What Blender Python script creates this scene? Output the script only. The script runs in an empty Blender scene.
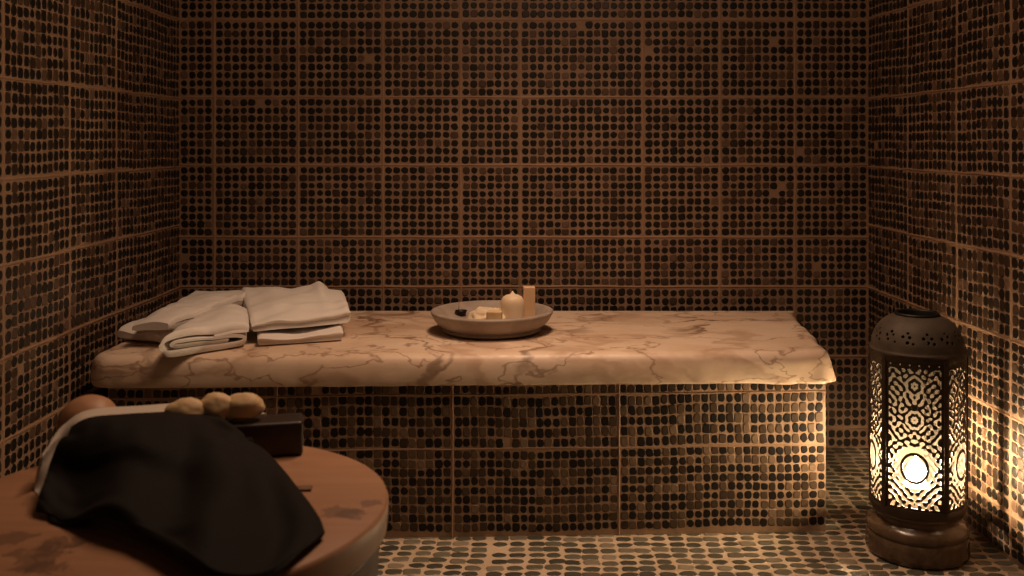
import bpy, bmesh, math, random
import numpy as np
from mathutils import Vector, noise, Matrix

random.seed(7)
RNG = np.random.default_rng(11)
S = bpy.context.scene
COL = S.collection
PI = math.pi

# ------------------------------------------------------------------ camera
F, VX, VY, CAMZ = 1010.0, 540.0, 142.0, 1.006
BACK = 3.326           # distance of the back wall
XL, XR = -1.187, 1.080  # left wall, right wall at the back corner
RSL = 0.0587           # right wall opens towards the viewer
HB = 0.47              # bench top
SB = 3.205             # far edge of the marble slab
KS = (CAMZ - HB) / .556  # sizes on the slab were measured for a top at .45
CEIL = 2.32


def at(px, py, h):
    """point of the horizontal plane at height h seen at a pixel of the 1024x576 photo"""
    Y = F * (CAMZ - h) / (py - VY)
    return Vector(((px - VX) * Y / F, Y, h))


# ------------------------------------------------------------------ helpers
def link(name, me, mats=(), parent=None):
    o = bpy.data.objects.new(name, me)
    COL.objects.link(o)
    for m in (mats if isinstance(mats, (list, tuple)) else [mats]):
        me.materials.append(m)
    if parent:
        o.parent = parent
    return o


def tag(o, label, cat, group=None):
    o['label'] = label
    o['category'] = cat
    if group:
        o['group'] = group
    return o


def empty(name, loc, label, cat, group=None):
    o = bpy.data.objects.new(name, None)
    o.empty_display_size = .05
    COL.objects.link(o)
    o.location = loc
    return tag(o, label, cat, group)


def mesh_from(name, V, Fc, smooth=True):
    me = bpy.data.meshes.new(name)
    me.from_pydata([tuple(v) for v in V], [], Fc)
    me.validate()
    if smooth:
        me.polygons.foreach_set('use_smooth', [True] * len(me.polygons))
    me.update()
    return me


def fix_normals(me):
    bm = bmesh.new()
    bm.from_mesh(me)
    bmesh.ops.recalc_face_normals(bm, faces=bm.faces)
    bm.to_mesh(me)
    bm.free()
    return me


def sharp(me, deg=35):
    me.set_sharp_from_angle(angle=math.radians(deg))
    return me


def lathe(name, prof, n=64, wob=0.0, seed=0, closed_top=False, closed_bottom=True):
    """profile of (radius, z) swept round z; wob = small irregularity"""
    V, Fc = [], []
    for (r, z) in prof:
        for k in range(n):
            a = 2 * PI * k / n
            rr = r
            if wob:
                rr *= 1 + wob * noise.noise((math.cos(a) * 1.5 + seed, math.sin(a) * 1.5, z * 14))
            V.append((rr * math.cos(a), rr * math.sin(a), z))
    for i in range(len(prof) - 1):
        for k in range(n):
            k2 = (k + 1) % n
            Fc.append((i * n + k, i * n + k2, (i + 1) * n + k2, (i + 1) * n + k))
    if closed_bottom:
        Fc.append(tuple(range(n - 1, -1, -1)))
    if closed_top:
        Fc.append(tuple(range((len(prof) - 1) * n, len(prof) * n)))
    return fix_normals(mesh_from(name, V, Fc))


def rounded_box(name, sx, sy, sz, r=.004, seg=3, wob=0.0, seed=0, cuts=0, taper=0):
    bm = bmesh.new()
    bmesh.ops.create_cube(bm, size=1)
    for v in bm.verts:
        v.co.x *= sx
        v.co.y *= sy
        v.co.z = (v.co.z + .5) * sz
        if taper:
            f = 1 - taper * v.co.z / sz
            v.co.x *= f
            v.co.y *= f
    bmesh.ops.bevel(bm, geom=list(bm.edges), offset=r, segments=seg, affect='EDGES', profile=.6)
    if cuts:
        bmesh.ops.subdivide_edges(bm, edges=[e for e in bm.edges if e.calc_length() > r * 2.2], cuts=cuts, use_grid_fill=True)
    if wob:
        for v in bm.verts:
            p = v.co * 45 + Vector((seed * 7.1, 0, 0))
            v.co += Vector((noise.noise(p), noise.noise(p + Vector((9, 0, 0))), noise.noise(p + Vector((0, 9, 0))))) * wob
    bmesh.ops.recalc_face_normals(bm, faces=bm.faces)
    me = bpy.data.meshes.new(name)
    bm.to_mesh(me)
    bm.free()
    me.polygons.foreach_set('use_smooth', [True] * len(me.polygons))
    return sharp(me, 40)


def blob(name, sx, sy, sz, wob=.25, seed=0, freq=1.4, sub=4, flat=.55):
    """lumpy rounded chunk resting on its flattened underside"""
    bm = bmesh.new()
    bmesh.ops.create_icosphere(bm, subdivisions=sub, radius=1)
    for v in bm.verts:
        d = v.co.normalized()
        k = 1 + wob * noise.noise(d * freq + Vector((seed * 3.3, seed, 0))) + wob * .35 * noise.noise(d * freq * 3 + Vector((0, seed * 2, 5)))
        v.co = d * k
        if v.co.z < -flat:
            v.co.z = -flat - (v.co.z + flat) * -.08
    zmin = min(v.co.z for v in bm.verts)
    for v in bm.verts:
        v.co = Vector((v.co.x * sx, v.co.y * sy, (v.co.z - zmin) * sz))
    me = bpy.data.meshes.new(name)
    bm.to_mesh(me)
    bm.free()
    me.polygons.foreach_set('use_smooth', [True] * len(me.polygons))
    return me


# ------------------------------------------------------------------ materials
class NT:
    def __init__(self, name):
        self.m = bpy.data.materials.new(name)
        self.m.use_nodes = True
        self.t = self.m.node_tree
        self.t.nodes.clear()
        self.out = self.n('ShaderNodeOutputMaterial')

    def n(self, typ, **kw):
        nd = self.t.nodes.new(typ)
        for k, v in kw.items():
            if k in nd.inputs.keys():
                nd.inputs[k].default_value = v
            else:
                setattr(nd, k, v)
        return nd

    def l(self, a, b):
        self.t.links.new(a, b)

    def noise(self, vec, scale, detail=4, rough=.55, dist=0):
        nd = self.n('ShaderNodeTexNoise')
        nd.inputs['Scale'].default_value = scale
        nd.inputs['Detail'].default_value = detail
        nd.inputs['Roughness'].default_value = rough
        nd.inputs['Distortion'].default_value = dist
        if vec:
            self.l(vec, nd.inputs['Vector'])
        return nd

    def ramp(self, fac, stops, interp='LINEAR'):
        nd = self.n('ShaderNodeValToRGB')
        cr = nd.color_ramp
        cr.interpolation = interp
        while len(cr.elements) < len(stops):
            cr.elements.new(.5)
        for e, (p, c) in zip(cr.elements, stops):
            e.position = p
            e.color = (*c, 1) if len(c) == 3 else c
        self.l(fac, nd.inputs['Fac'])
        return nd

    def mix(self, fac, a, b, blend='MIX'):
        nd = self.n('ShaderNodeMix', data_type='RGBA', blend_type=blend)
        for sock, val in ((nd.inputs[0], fac), (nd.inputs[6], a), (nd.inputs[7], b)):
            if hasattr(val, 'is_linked'):
                self.l(val, sock)
            elif isinstance(val, (int, float)):
                sock.default_value = val
            else:
                sock.default_value = (*val, 1)
        return nd.outputs[2]

    def math(self, op, a, b=0.0):
        nd = self.n('ShaderNodeMath', operation=op)
        for sock, val in ((nd.inputs[0], a), (nd.inputs[1], b)):
            if hasattr(val, 'is_linked'):
                self.l(val, sock)
            else:
                sock.default_value = val
        return nd.outputs[0]

    def coords(self, scale=(1, 1, 1), kind='Object'):
        tc = self.n('ShaderNodeTexCoord')
        mp = self.n('ShaderNodeMapping')
        mp.inputs['Scale'].default_value = scale
        self.l(tc.outputs[kind], mp.inputs['Vector'])
        return mp.outputs['Vector']

    def bsdf(self, color, rough=.6, bump=None, strength=.3, dist=.002, **kw):
        b = self.n('ShaderNodeBsdfPrincipled')
        if hasattr(color, 'is_linked'):
            self.l(color, b.inputs['Base Color'])
        else:
            b.inputs['Base Color'].default_value = (*color, 1)
        if hasattr(rough, 'is_linked'):
            self.l(rough, b.inputs['Roughness'])
        else:
            b.inputs['Roughness'].default_value = rough
        for k, v in kw.items():
            b.inputs[k.replace('_', ' ')].default_value = v
        if bump is not None:
            bp = self.n('ShaderNodeBump')
            bp.inputs['Strength'].default_value = strength
            bp.inputs['Distance'].default_value = dist
            self.l(bump, bp.inputs['Height'])
            self.l(bp.outputs[0], b.inputs['Normal'])
        self.l(b.outputs[0], self.out.inputs['Surface'])
        return b


def mat_grout(name, c1, c2, c3):
    t = NT(name)
    v = t.coords()
    a = t.noise(v, 9, 5, .65)
    b = t.noise(v, 140, 3, .6)
    col = t.ramp(a.outputs[0], [(.3, c1), (.52, c2), (.75, c3)]).outputs[0]
    col = t.mix(t.math('MULTIPLY', b.outputs[0], .35), col, tuple(x * .6 for x in c1))
    t.bsdf(col, .62, b.outputs[0], .5, .0015)
    return t.m


def mat_tile(name, stops, rough=.28, spec=.42):
    t = NT(name)
    v = t.coords()
    at_ = t.n('ShaderNodeAttribute', attribute_name='tone')
    a = t.noise(v, 120, 3, .6)
    f = t.math('ADD', at_.outputs['Fac'], t.math('MULTIPLY', t.math('SUBTRACT', a.outputs[0], .5), .16))
    col = t.ramp(f, stops).outputs[0]
    b = t.noise(v, 60, 2, .5)
    r = t.math('ADD', rough, t.math('MULTIPLY', b.outputs[0], .25))
    bs = t.bsdf(col, r, a.outputs[0], .25, .0012)
    bs.inputs['Specular IOR Level'].default_value = spec
    return t.m


GROUT = mat_grout('grout_brown', (.225, .135, .082), (.285, .172, .105), (.36, .225, .14))
JOINT = mat_grout('grout_joint', (.26, .152, .09), (.32, .19, .113), (.38, .235, .145))
GROUT_BENCH = mat_grout('grout_bench', (.24, .145, .085), (.31, .19, .112), (.40, .26, .165))
GROUT_FLOOR = mat_grout('grout_floor', (.44, .33, .22), (.52, .40, .28), (.60, .47, .34))
TILE = mat_tile('tile_dark', [(0, (.010, .007, .005)), (.40, (.014, .010, .007)), (.55, (.036, .021, .012)),
                              (.72, (.058, .033, .020)), (.90, (.095, .056, .034)), (1, (.15, .09, .058))])
TILE_BENCH = mat_tile('tile_bench', [(0, (.010, .008, .006)), (.44, (.014, .010, .008)), (.5, (.042, .027, .017)),
                                     (.7, (.075, .048, .030)), (.88, (.115, .075, .047)), (1, (.20, .135, .09))], .34, .2)
TILE_FLOOR = mat_tile('tile_floor', [(0, (.05, .048, .036)), (.4, (.085, .080, .058)), (.75, (.14, .125, .09)),
                                     (1, (.26, .21, .15))], .22)


def mat_marble():
    t = NT('marble_veined')
    v = t.coords((.95, 1.15, 1.9))
    v.node.inputs['Rotation'].default_value = (0, 0, math.radians(-20))
    warp = t.noise(v, 2.2, 5, .6)
    vm = t.n('ShaderNodeVectorMath', operation='MULTIPLY_ADD')
    t.l(warp.outputs['Color'], vm.inputs[0])
    vm.inputs[1].default_value = (.42, .42, .42)
    t.l(v, vm.inputs[2])
    base = t.noise(vm.outputs[0], 3.0, 6, .6)
    col = t.ramp(base.outputs[0], [(.3, (.55, .39, .275)), (.48, (.66, .50, .37)), (.62, (.71, .56, .43)), (.8, (.62, .45, .325))]).outputs[0]

    def veins(scale, w, dist):
        nz = t.noise(vm.outputs[0], scale, 3.5, .52, dist)
        d = t.math('ABSOLUTE', t.math('SUBTRACT', nz.outputs[0], .5))
        return t.ramp(d, [(0, (1, 1, 1)), (w * .35, (.75, .75, .75)), (w, (0, 0, 0))]).outputs[0]
    mask = t.noise(v, 2.6, 3, .5)
    mk = t.ramp(mask.outputs[0], [(.40, (0, 0, 0)), (.60, (1, 1, 1))]).outputs[0]
    col = t.mix(t.math('MULTIPLY', t.math('MULTIPLY', veins(1.7, .020, .5), mk), .95), col, (.13, .065, .035))
    col = t.mix(t.math('MULTIPLY', veins(3.2, .013, .4), .7), col, (.22, .115, .065))
    col = t.mix(t.math('MULTIPLY', veins(1.0, .030, .9), .5), col, (.36, .21, .125))
    fine = t.noise(v, 60, 4, .6)
    t.bsdf(col, t.ramp(fine.outputs[0], [(.3, (.38,) * 3), (.7, (.55,) * 3)]).outputs[0], fine.outputs[0], .12, .001)
    return t.m


def mat_cloth(name, c, bump=.35, scale=900, rough=.95, sheen=.2):
    t = NT(name)
    v = t.coords()
    w = t.noise(v, scale, 2, .6)
    b = t.noise(v, 30, 4, .6)
    col = t.mix(t.math('MULTIPLY', b.outputs[0], .22), c, tuple(x * .8 for x in c))
    bs = t.bsdf(col, rough, w.outputs[0], bump, .0012)
    bs.inputs['Sheen Weight'].default_value = sheen
    if c[0] < .05:
        bs.inputs['Specular IOR Level'].default_value = .12
    return t.m


def mat_plain(name, c1, c2, scale=20, rough=.5, bump=.15, stretch=(1, 1, 1), **kw):
    t = NT(name)
    v = t.coords(stretch)
    n = t.noise(v, scale, 5, .6, .3)
    col = t.ramp(n.outputs[0], [(.3, c1), (.7, c2)]).outputs[0]
    t.bsdf(col, rough, n.outputs[0], bump, .002, **kw)
    return t.m


def mat_table():
    t = NT('table_worn_wood')
    v = t.coords((1, 1, 1))
    grain = t.noise(t.coords((3, 26, 3)), 1.6, 5, .6, .4)
    col = t.ramp(grain.outputs[0], [(.3, (.33, .165, .085)), (.55, (.39, .20, .107)), (.75, (.43, .23, .125))]).outputs[0]
    big = t.noise(v, 5, 4, .6)
    col = t.mix(t.ramp(big.outputs[0], [(.35, (0, 0, 0)), (.7, (.45,) * 3)]).outputs[0], col, (.31, .155, .082))
    # worn dark blotches
    sp = t.noise(v, 15, 6, .68, .5)
    sm = t.noise(t.coords((1, 1, 1)), 4.3, 2, .5)
    s = t.math('MULTIPLY', t.ramp(sp.outputs[0], [(.575, (0, 0, 0)), (.64, (1, 1, 1))]).outputs[0],
               t.ramp(sm.outputs[0], [(.5, (0, 0, 0)), (.62, (1, 1, 1))]).outputs[0])
    col = t.mix(t.math('MULTIPLY', s, .7), col, (.10, .046, .026))
    tc = t.n('ShaderNodeTexCoord')
    st = t.noise(v, 34, 4, .65, .6)
    for (x, y, rad) in STAINS:
        vd = t.n('ShaderNodeVectorMath', operation='DISTANCE')
        t.l(tc.outputs['Object'], vd.inputs[0])
        vd.inputs[1].default_value = (x, y, .52)
        near = t.math('SUBTRACT', 1.0, t.math('DIVIDE', vd.outputs['Value'], rad))
        e = t.math('ADD', t.math('MULTIPLY', near, .35), t.math('SUBTRACT', st.outputs[0], .62))
        col = t.mix(t.ramp(e, [(.0, (0, 0, 0)), (.05, (.55,) * 3)]).outputs[0], col, (.085, .04, .024))
    t.bsdf(col, .55, sp.outputs[0], .15, .002)
    return t.m


_d = CAMZ - .52
STAINS = []
for (px_, py_, rr_) in ((336, 511, .040), (352, 514, .025), (370, 503, .022), (40, 556, .05), (8, 538, .04), (60, 545, .04), (52, 568, .03)):
    q_ = at(px_, py_, .52)
    STAINS.append((q_.x + 1.045 * _d, q_.y - 2.775 * _d, rr_))
MARBLE = mat_marble()
TOWEL = mat_cloth('towel_white', (.76, .705, .65), .6, 420)
CLOTHW = mat_cloth('cloth_white', (.56, .48, .40), .3, 900)
INNER_BLACK = mat_plain('inner_black', (.005, .004, .003), (.008, .006, .005), 40, .9, .1)  # inner faces of the shade, coloured near black to hold down the glow
MITT = mat_cloth('mitt_black', (.0125, .0100, .0085), .4, 800, .75, .0)
CUFF = mat_cloth('mitt_seam', (.014, .012, .010), .4, 800, .8, .0)
STONE = mat_plain('dish_stone', (.27, .215, .175), (.38, .31, .255), 22, .6, .2)
WAX = mat_plain('wax_cream', (.72, .56, .38), (.80, .65, .47), 12, .5, .05, Subsurface_Weight=.25, Subsurface_Scale=.01)
WAX_TAN = mat_plain('wax_tan', (.62, .42, .25), (.72, .51, .32), 14, .5, .05, Subsurface_Weight=.2, Subsurface_Scale=.008)
SOAP = mat_plain('soap_pale', (.66, .52, .36), (.78, .66, .48), 30, .55, .2, Subsurface_Weight=.2, Subsurface_Scale=.006)
SOAP_TAN = mat_plain('soap_tan', (.58, .40, .21), (.70, .50, .29), 26, .6, .25, Subsurface_Weight=.15, Subsurface_Scale=.006)
BALL = mat_plain('soap_brown', (.40, .20, .105), (.50, .27, .15), 9, .5, .06)
BOXWOOD = mat_plain('box_dark_wood', (.020, .011, .008), (.034, .019, .013), 8, .42, .1, (1, 14, 14))
TABLE = mat_table()
IRON = mat_plain('lantern_iron', (.040, .027, .018), (.075, .052, .035), 40, .5, .25, Metallic=.65)
DOMEM = mat_plain('lantern_dome_bronze', (.062, .046, .032), (.10, .074, .052), 30, .68, .25, Metallic=.2)
DARK = mat_plain('metal_black', (.012, .010, .008), (.02, .016, .013), 30, .5, .1, Metallic=.5)
PEDEST = mat_plain('pedestal_glazed_brown', (.065, .040, .024), (.13, .085, .052), 34, .24, .25)
WICK = mat_plain('wick_charred', (.02, .015, .012), (.03, .02, .015), 40, .9, .1)
DRUM = mat_plain('drum_dark_wood', (.075, .034, .017), (.12, .056, .029), 6, .6, .2, (10, 10, 1))
CHIP = mat_plain('chip_wood', (.15, .075, .035), (.20, .10, .05), 30, .6, .1)
STEEL = mat_plain('metal_bright', (.6, .52, .42), (.7, .6, .5), 30, .18, .05, Metallic=1.0)
PLASTER = mat_plain('ceiling_plaster', (.22, .14, .09), (.27, .175, .115), 6, .8, .15)


def mat_liner():
    t = NT('liner_frosted_glass')
    tr = t.n('ShaderNodeBsdfTranslucent')
    tr.inputs[0].default_value = (1, .90, .76, 1)
    di = t.n('ShaderNodeBsdfDiffuse')
    di.inputs[0].default_value = (.92, .84, .72, 1)
    ts = t.n('ShaderNodeBsdfTransparent')
    ts.inputs[0].default_value = (1, .93, .82, 1)
    m1 = t.n('ShaderNodeMixShader')
    m1.inputs[0].default_value = .5
    m2 = t.n('ShaderNodeMixShader')
    m2.inputs[0].default_value = .982
    t.l(tr.outputs[0], m1.inputs[1])
    t.l(di.outputs[0], m1.inputs[2])
    t.l(m1.outputs[0], m2.inputs[1])
    t.l(ts.outputs[0], m2.inputs[2])
    t.l(m2.outputs[0], t.out.inputs['Surface'])
    return t.m


def mat_emit(name, c, s):
    t = NT(name)
    e = t.n('ShaderNodeEmission')
    e.inputs[0].default_value = (*c, 1)
    e.inputs[1].default_value = s
    t.l(e.outputs[0], t.out.inputs['Surface'])
    return t.m


LINER = mat_liner()
FLAME = mat_emit('flame_glow', (1, .77, .50), 950)


# ------------------------------------------------------------------ mosaic surfaces
def cells(joints, pitch, gap):
    """tile centres and pitches between successive wide joints"""
    out = []
    for p, (a, b) in enumerate(zip(joints[:-1], joints[1:])):
        n = max(1, round((b - a - gap) / pitch))
        w = (b - a - gap) / n
        for k in range(n):
            out.append((a + gap / 2 + (k + .5) * w, w, p))
    return out


def mosaic(name, O, U, V, N, us, vs, extent, mats, fill=(.80, .80), jit=.05, expo=2.8, height=.0016,
           p_dark=.52, skip=None, thick=.08, seed=0, fat=1.10, tilt=.012, parent=None, stagger=0.0, warp=.0,
           ju=(), jv=(), jw=.0088, jh=.002, strong=()):
    """a slab of grout with every tile modelled on its face (bottom-left corner O, axes U, V, outward N)"""
    rng = np.random.default_rng(100 + seed)
    O, U, V, N = (np.array(x, float) for x in (O, U, V, N))
    ul, vl = extent
    cu = np.array([c[0] for c in us]); wu = np.array([c[1] for c in us]); pu = np.array([c[2] for c in us])
    cv = np.array([c[0] for c in vs]); wv = np.array([c[1] for c in vs]); pv = np.array([c[2] for c in vs])
    A, B = np.meshgrid(np.arange(len(cu)), np.arange(len(cv)))
    A = A.ravel(); B = B.ravel()
    tu = cu[A] + (stagger * wu[A] * (B % 2)); tv = cv[B].copy(); w = wu[A]; h = wv[B]
    panel = pu[A] * 31 + pv[B] * 7
    # each mesh-backed sheet of tiles sits a little off its neighbours
    ph = np.random.default_rng(5 + seed).normal(0, 1, (997, 3))
    tu += ph[panel % 997, 0] * w * .03
    tv += ph[panel % 997, 1] * h * .03
    if warp:
        tu += warp * w * np.sin(tv * 7 + 1.3 * seed) + warp * w * .6 * np.sin(tv * 19 + tu * 3)
        tv += warp * h * np.sin(tu * 6 + .7 * seed) + warp * h * .6 * np.sin(tu * 21 + tv * 4)
    keep = np.ones(len(tu), bool)
    if skip is not None:
        keep &= ~skip(tu, tv)
    keep &= (tu > w * .45) & (tu < ul - w * .45) & (tv > h * .42) & (tv < vl - h * .42)
    keep &= rng.random(len(tu)) > .0012
    tu, tv, w, h, panel = tu[keep], tv[keep], w[keep], h[keep], panel[keep]
    n = len(tu)
    tone = rng.random(n)
    bias = ph[panel % 997, 2] * .05 + .05 * np.sin(tu * 4.1 + seed) * np.sin(tv * 5.3 + seed)
    dark = tone < p_dark + bias
    tone = np.where(dark, rng.random(n) * .45, .5 + .5 * rng.random(n) ** 1.5)
    ex = np.where(dark, expo * .85, expo * 1.25) * (1 + .3 * rng.normal(0, 1, n)).clip(.6, 1.6)
    ex = ex.clip(1.8, 8)
    sz = np.where(dark, 1.0, fat) * (1 + .05 * rng.normal(0, 1, n))
    rx = w * fill[0] / 2 * sz * (1 + .04 * rng.normal(0, 1, n))
    ry = h * fill[1] / 2 * sz * (1 + .04 * rng.normal(0, 1, n))
    rx = np.minimum(rx, w * .485); ry = np.minimum(ry, h * .485)
    tu += rng.normal(0, 1, n) * w * jit
    tv += rng.normal(0, 1, n) * h * jit
    K = 12
    ang = 2 * PI * (np.arange(K) + .5) / K
    c, s = np.cos(ang), np.sin(ang)
    rad = (np.abs(c)[None] ** ex[:, None] + np.abs(s)[None] ** ex[:, None]) ** (-1 / ex[:, None])
    rad = rad * (1 + .045 * rng.normal(0, 1, (n, K)))
    lx = rad * c * rx[:, None]; ly = rad * s * ry[:, None]
    rot = rng.normal(0, 1, n)[:, None] * .06
    lx, ly = lx * np.cos(rot) - ly * np.sin(rot), lx * np.sin(rot) + ly * np.cos(rot)
    tx = rng.normal(0, 1, n)[:, None] * tilt; ty = rng.normal(0, 1, n)[:, None] * tilt

    def ring(k, z):
        a = tu[:, None] + lx * k; b = tv[:, None] + ly * k
        zz = z + lx * k * tx + ly * k * ty
        return O + a[..., None] * U + b[..., None] * V + zz[..., None] * N
    r0 = ring(1.0, np.full((n, 1), -.0012)); r1 = ring(.985, np.full((n, 1), height * .45)); r2 = ring(.80, np.full((n, 1), height))
    verts = np.concatenate([r0, r1, r2], 1).reshape(-1, 3)
    base = (np.arange(n) * 3 * K)[:, None]
    k = np.arange(K); k2 = (k + 1) % K
    flip = np.dot(np.cross(U, V), N) < 0
    q = []
    for lev in (0, 1):
        quad = np.stack([k + lev * K, k2 + lev * K, k2 + (lev + 1) * K, k + (lev + 1) * K], 1)
        if flip:
            quad = quad[:, ::-1]
        q.append((base[:, :, None] + quad[None]).reshape(n, -1))
    top = k + 2 * K
    if flip:
        top = top[::-1]
    loops = np.concatenate([q[0], q[1], base + top[None]], 1).ravel()
    sizes = np.tile(np.r_[np.full(2 * K, 4), K], n)
    tones = np.repeat(tone, 2 * K + 1)
    # wide joints: raised, slightly uneven strips of newer grout
    nstrip = 0
    sv, sf = [], []
    nb0 = len(verts)
    for axis, js, ln in ((0, ju, vl), (1, jv, ul)):
        for q, jpos in enumerate(js):
            m = int(ln / .025) + 1
            st0 = nb0 + len(sv)
            for i in range(m + 1):
                t_ = ln * i / m
                off = .0022 * noise.noise((t_ * 5, q * 3.7, axis * 9 + seed)) + .0012 * noise.noise((t_ * 17, q * 3.7, axis * 9 + seed))
                ww = jw * (1.45 if jpos in strong else 1) * (1 + .35 * noise.noise((t_ * 9, q * 1.7 + 4, axis * 5 + seed))) / 2
                for (d_, z_) in ((-ww, -.0008), (-ww * .5, jh * .8), (0, jh), (ww * .5, jh * .8), (ww, -.0008)):
                    c_ = jpos + off + d_
                    a_, b_ = (c_, t_) if axis == 0 else (t_, c_)
                    sv.append(O + a_ * U + b_ * V + z_ * N)
            for i in range(m):
                for e in range(4):
                    f_ = (st0 + i * 5 + e, st0 + i * 5 + e + 1, st0 + (i + 1) * 5 + e + 1, st0 + (i + 1) * 5 + e)
                    sf.append(f_ if (axis == 0) != flip else f_[::-1])
    if sv:
        verts = np.vstack([verts, np.array(sv)])
        loops = np.r_[loops, np.array(sf).ravel()]
        nstrip = len(sf)
        sizes = np.r_[sizes, np.full(nstrip, 4)]
        tones = np.r_[tones, np.zeros(nstrip)]
    nv = len(verts)
    # the grout slab behind, a box
    bx = []
    for zz in (0, -thick):
        for (a, b) in ((0, 0), (ul, 0), (ul, vl), (0, vl)):
            bx.append(O + a * U + b * V + zz * N)
    bf = [(0, 1, 2, 3), (7, 6, 5, 4), (0, 4, 5, 1), (1, 5, 6, 2), (2, 6, 7, 3), (3, 7, 4, 0)]
    if flip:
        bf = [f[::-1] for f in bf]
    verts = np.vstack([verts, np.array(bx)])
    loops = np.r_[loops, (np.array(bf) + nv).ravel()].astype(np.int32)
    sizes = np.r_[sizes, np.full(6, 4)]
    tones = np.r_[tones, np.zeros(6)].astype(np.float32)
    me = bpy.data.meshes.new(name)
    me.vertices.add(len(verts)); me.vertices.foreach_set('co', verts.astype(np.float32).ravel())
    me.loops.add(len(loops)); me.loops.foreach_set('vertex_index', loops)
    me.polygons.add(len(sizes))
    me.polygons.foreach_set('loop_start', np.r_[0, np.cumsum(sizes)[:-1]].astype(np.int32))
    o = link(name, me, mats, parent)
    mi = np.r_[np.ones(len(sizes) - 6 - nstrip), np.full(nstrip, min(2, len(mats) - 1)), np.zeros(6)].astype(np.int32)
    me.polygons.foreach_set('material_index', mi)
    sm = np.r_[np.tile(np.r_[np.ones(2 * K), 0], n), np.ones(nstrip), np.zeros(6)].astype(bool)
    me.polygons.foreach_set('use_smooth', sm)
    me.update(calc_edges=True)
    me.validate()
    at_ = me.attributes.new('tone', 'FLOAT', 'FACE')
    at_.data.foreach_set('value', tones)
    return o


P, G = .0272, .0088
# back wall
jb = [-1.187, -1.073, -.797, -.517, -.262, -.066, .339, .593, .840, 1.080]
zb = [0, .065, .30, .529, .693, .930, 1.154, 1.409, 1.66, 1.90, 2.14, CEIL]
w = mosaic('wall_back', (XL, BACK, 0), (1, 0, 0), (0, 0, 1), (0, -1, 0),
           cells([x - XL for x in jb], P, G), cells(zb, .0268, G), (XR - XL, CEIL), [GROUT, TILE, JOINT],
           fill=(.86, .86), jit=.02, expo=2.7, p_dark=.76, seed=1, fat=1.05, ju=[x - XL for x in jb[1:-1]], jv=zb[1:-1],
           strong=[-.066 - XL, .339 - XL, .593 - XL, -1.073 - XL, 1.409])
w['kind'] = 'structure'
# left wall: u runs from the near end to the back corner
Y0 = .55
jl = [.55, .80, 1.09, 1.38, 1.67, 1.95, 2.235, 2.549, 2.83, BACK]
zs = [0, .11, .344, .527, .733, .924, 1.149, 1.41, 1.67, 1.93, 2.19, CEIL]
w = mosaic('wall_left', (XL, Y0, 0), (0, 1, 0), (0, 0, 1), (1, 0, 0),
           cells([y - Y0 for y in jl], .0272, G), cells(zs, .0268, G), (BACK - Y0, CEIL), [GROUT, TILE, JOINT],
           fill=(.88, .86), jit=.03, expo=4.0, p_dark=.66, seed=2, warp=.10, ju=[y - Y0 for y in jl[1:-1]], jv=zs[1:-1])
w['kind'] = 'structure'
# right wall, a little out of square
L = math.hypot(1, RSL)
dr = Vector((RSL, -1, 0)) / L
jr = [0, (BACK - 3.015), (BACK - 2.705), (BACK - 2.429), 1.19, 1.48, 1.77, 2.06, 2.35, 2.70]
w = mosaic('wall_right', (XR, BACK, 0), dr, (0, 0, 1), (-dr.y * -1, -RSL / L, 0),
           cells([j * L for j in jr], .0280, G), cells(zs, .0268, G), (2.70 * L, CEIL), [GROUT, TILE, JOINT],
           fill=(.92, .88), jit=.03, expo=4.0, p_dark=.62, seed=3, warp=.10, ju=[j * L for j in jr[1:-1]], jv=zs[1:-1])
w['kind'] = 'structure'
# floor
fx0, fx1, fy0, fy1 = XL - .02, 1.32, .55, BACK
w = mosaic('floor', (fx0, fy0, 0), (1, 0, 0), (0, 1, 0), (0, 0, 1),
           cells([fx1 * 0, .36, .72, 1.08, 1.44, 1.80, 2.16, fx1 - fx0], .0445, .002), cells([0, .7, 1.4, 2.1, fy1 - fy0], .0355, .002),
           (fx1 - fx0, fy1 - fy0), [GROUT_FLOOR, TILE_FLOOR], fill=(.91, .82), jit=.05, expo=2.9, p_dark=.6, seed=4,
           fat=1.02, thick=.06, warp=.2, height=.0014)
w['kind'] = 'structure'
# ceiling
cb = bmesh.new()
bmesh.ops.create_cube(cb, size=1, matrix=Matrix.Translation(((XL + 1.3) / 2, (BACK + .55) / 2, CEIL + .04)) @ Matrix.Diagonal((1.3 - XL + .1, BACK - .55 + .1, .08, 1)))
me = bpy.data.meshes.new('ceiling')
cb.to_mesh(me); cb.free()
o = link('ceiling', me, PLASTER)
o['kind'] = 'structure'

# ------------------------------------------------------------------ the bench
bench = empty('massage_bench', (-.17, 2.95, 0), 'long built-in bench with a veined marble slab on a base of small mosaic tiles', 'bench')
bench_inv = Matrix.Translation(-bench.location)


def reparent(o, root):
    """keeps a part where it was modelled in the world"""
    o.parent = root
    o.matrix_parent_inverse = Matrix.Translation(-Vector(root.location))
    return o


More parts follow.
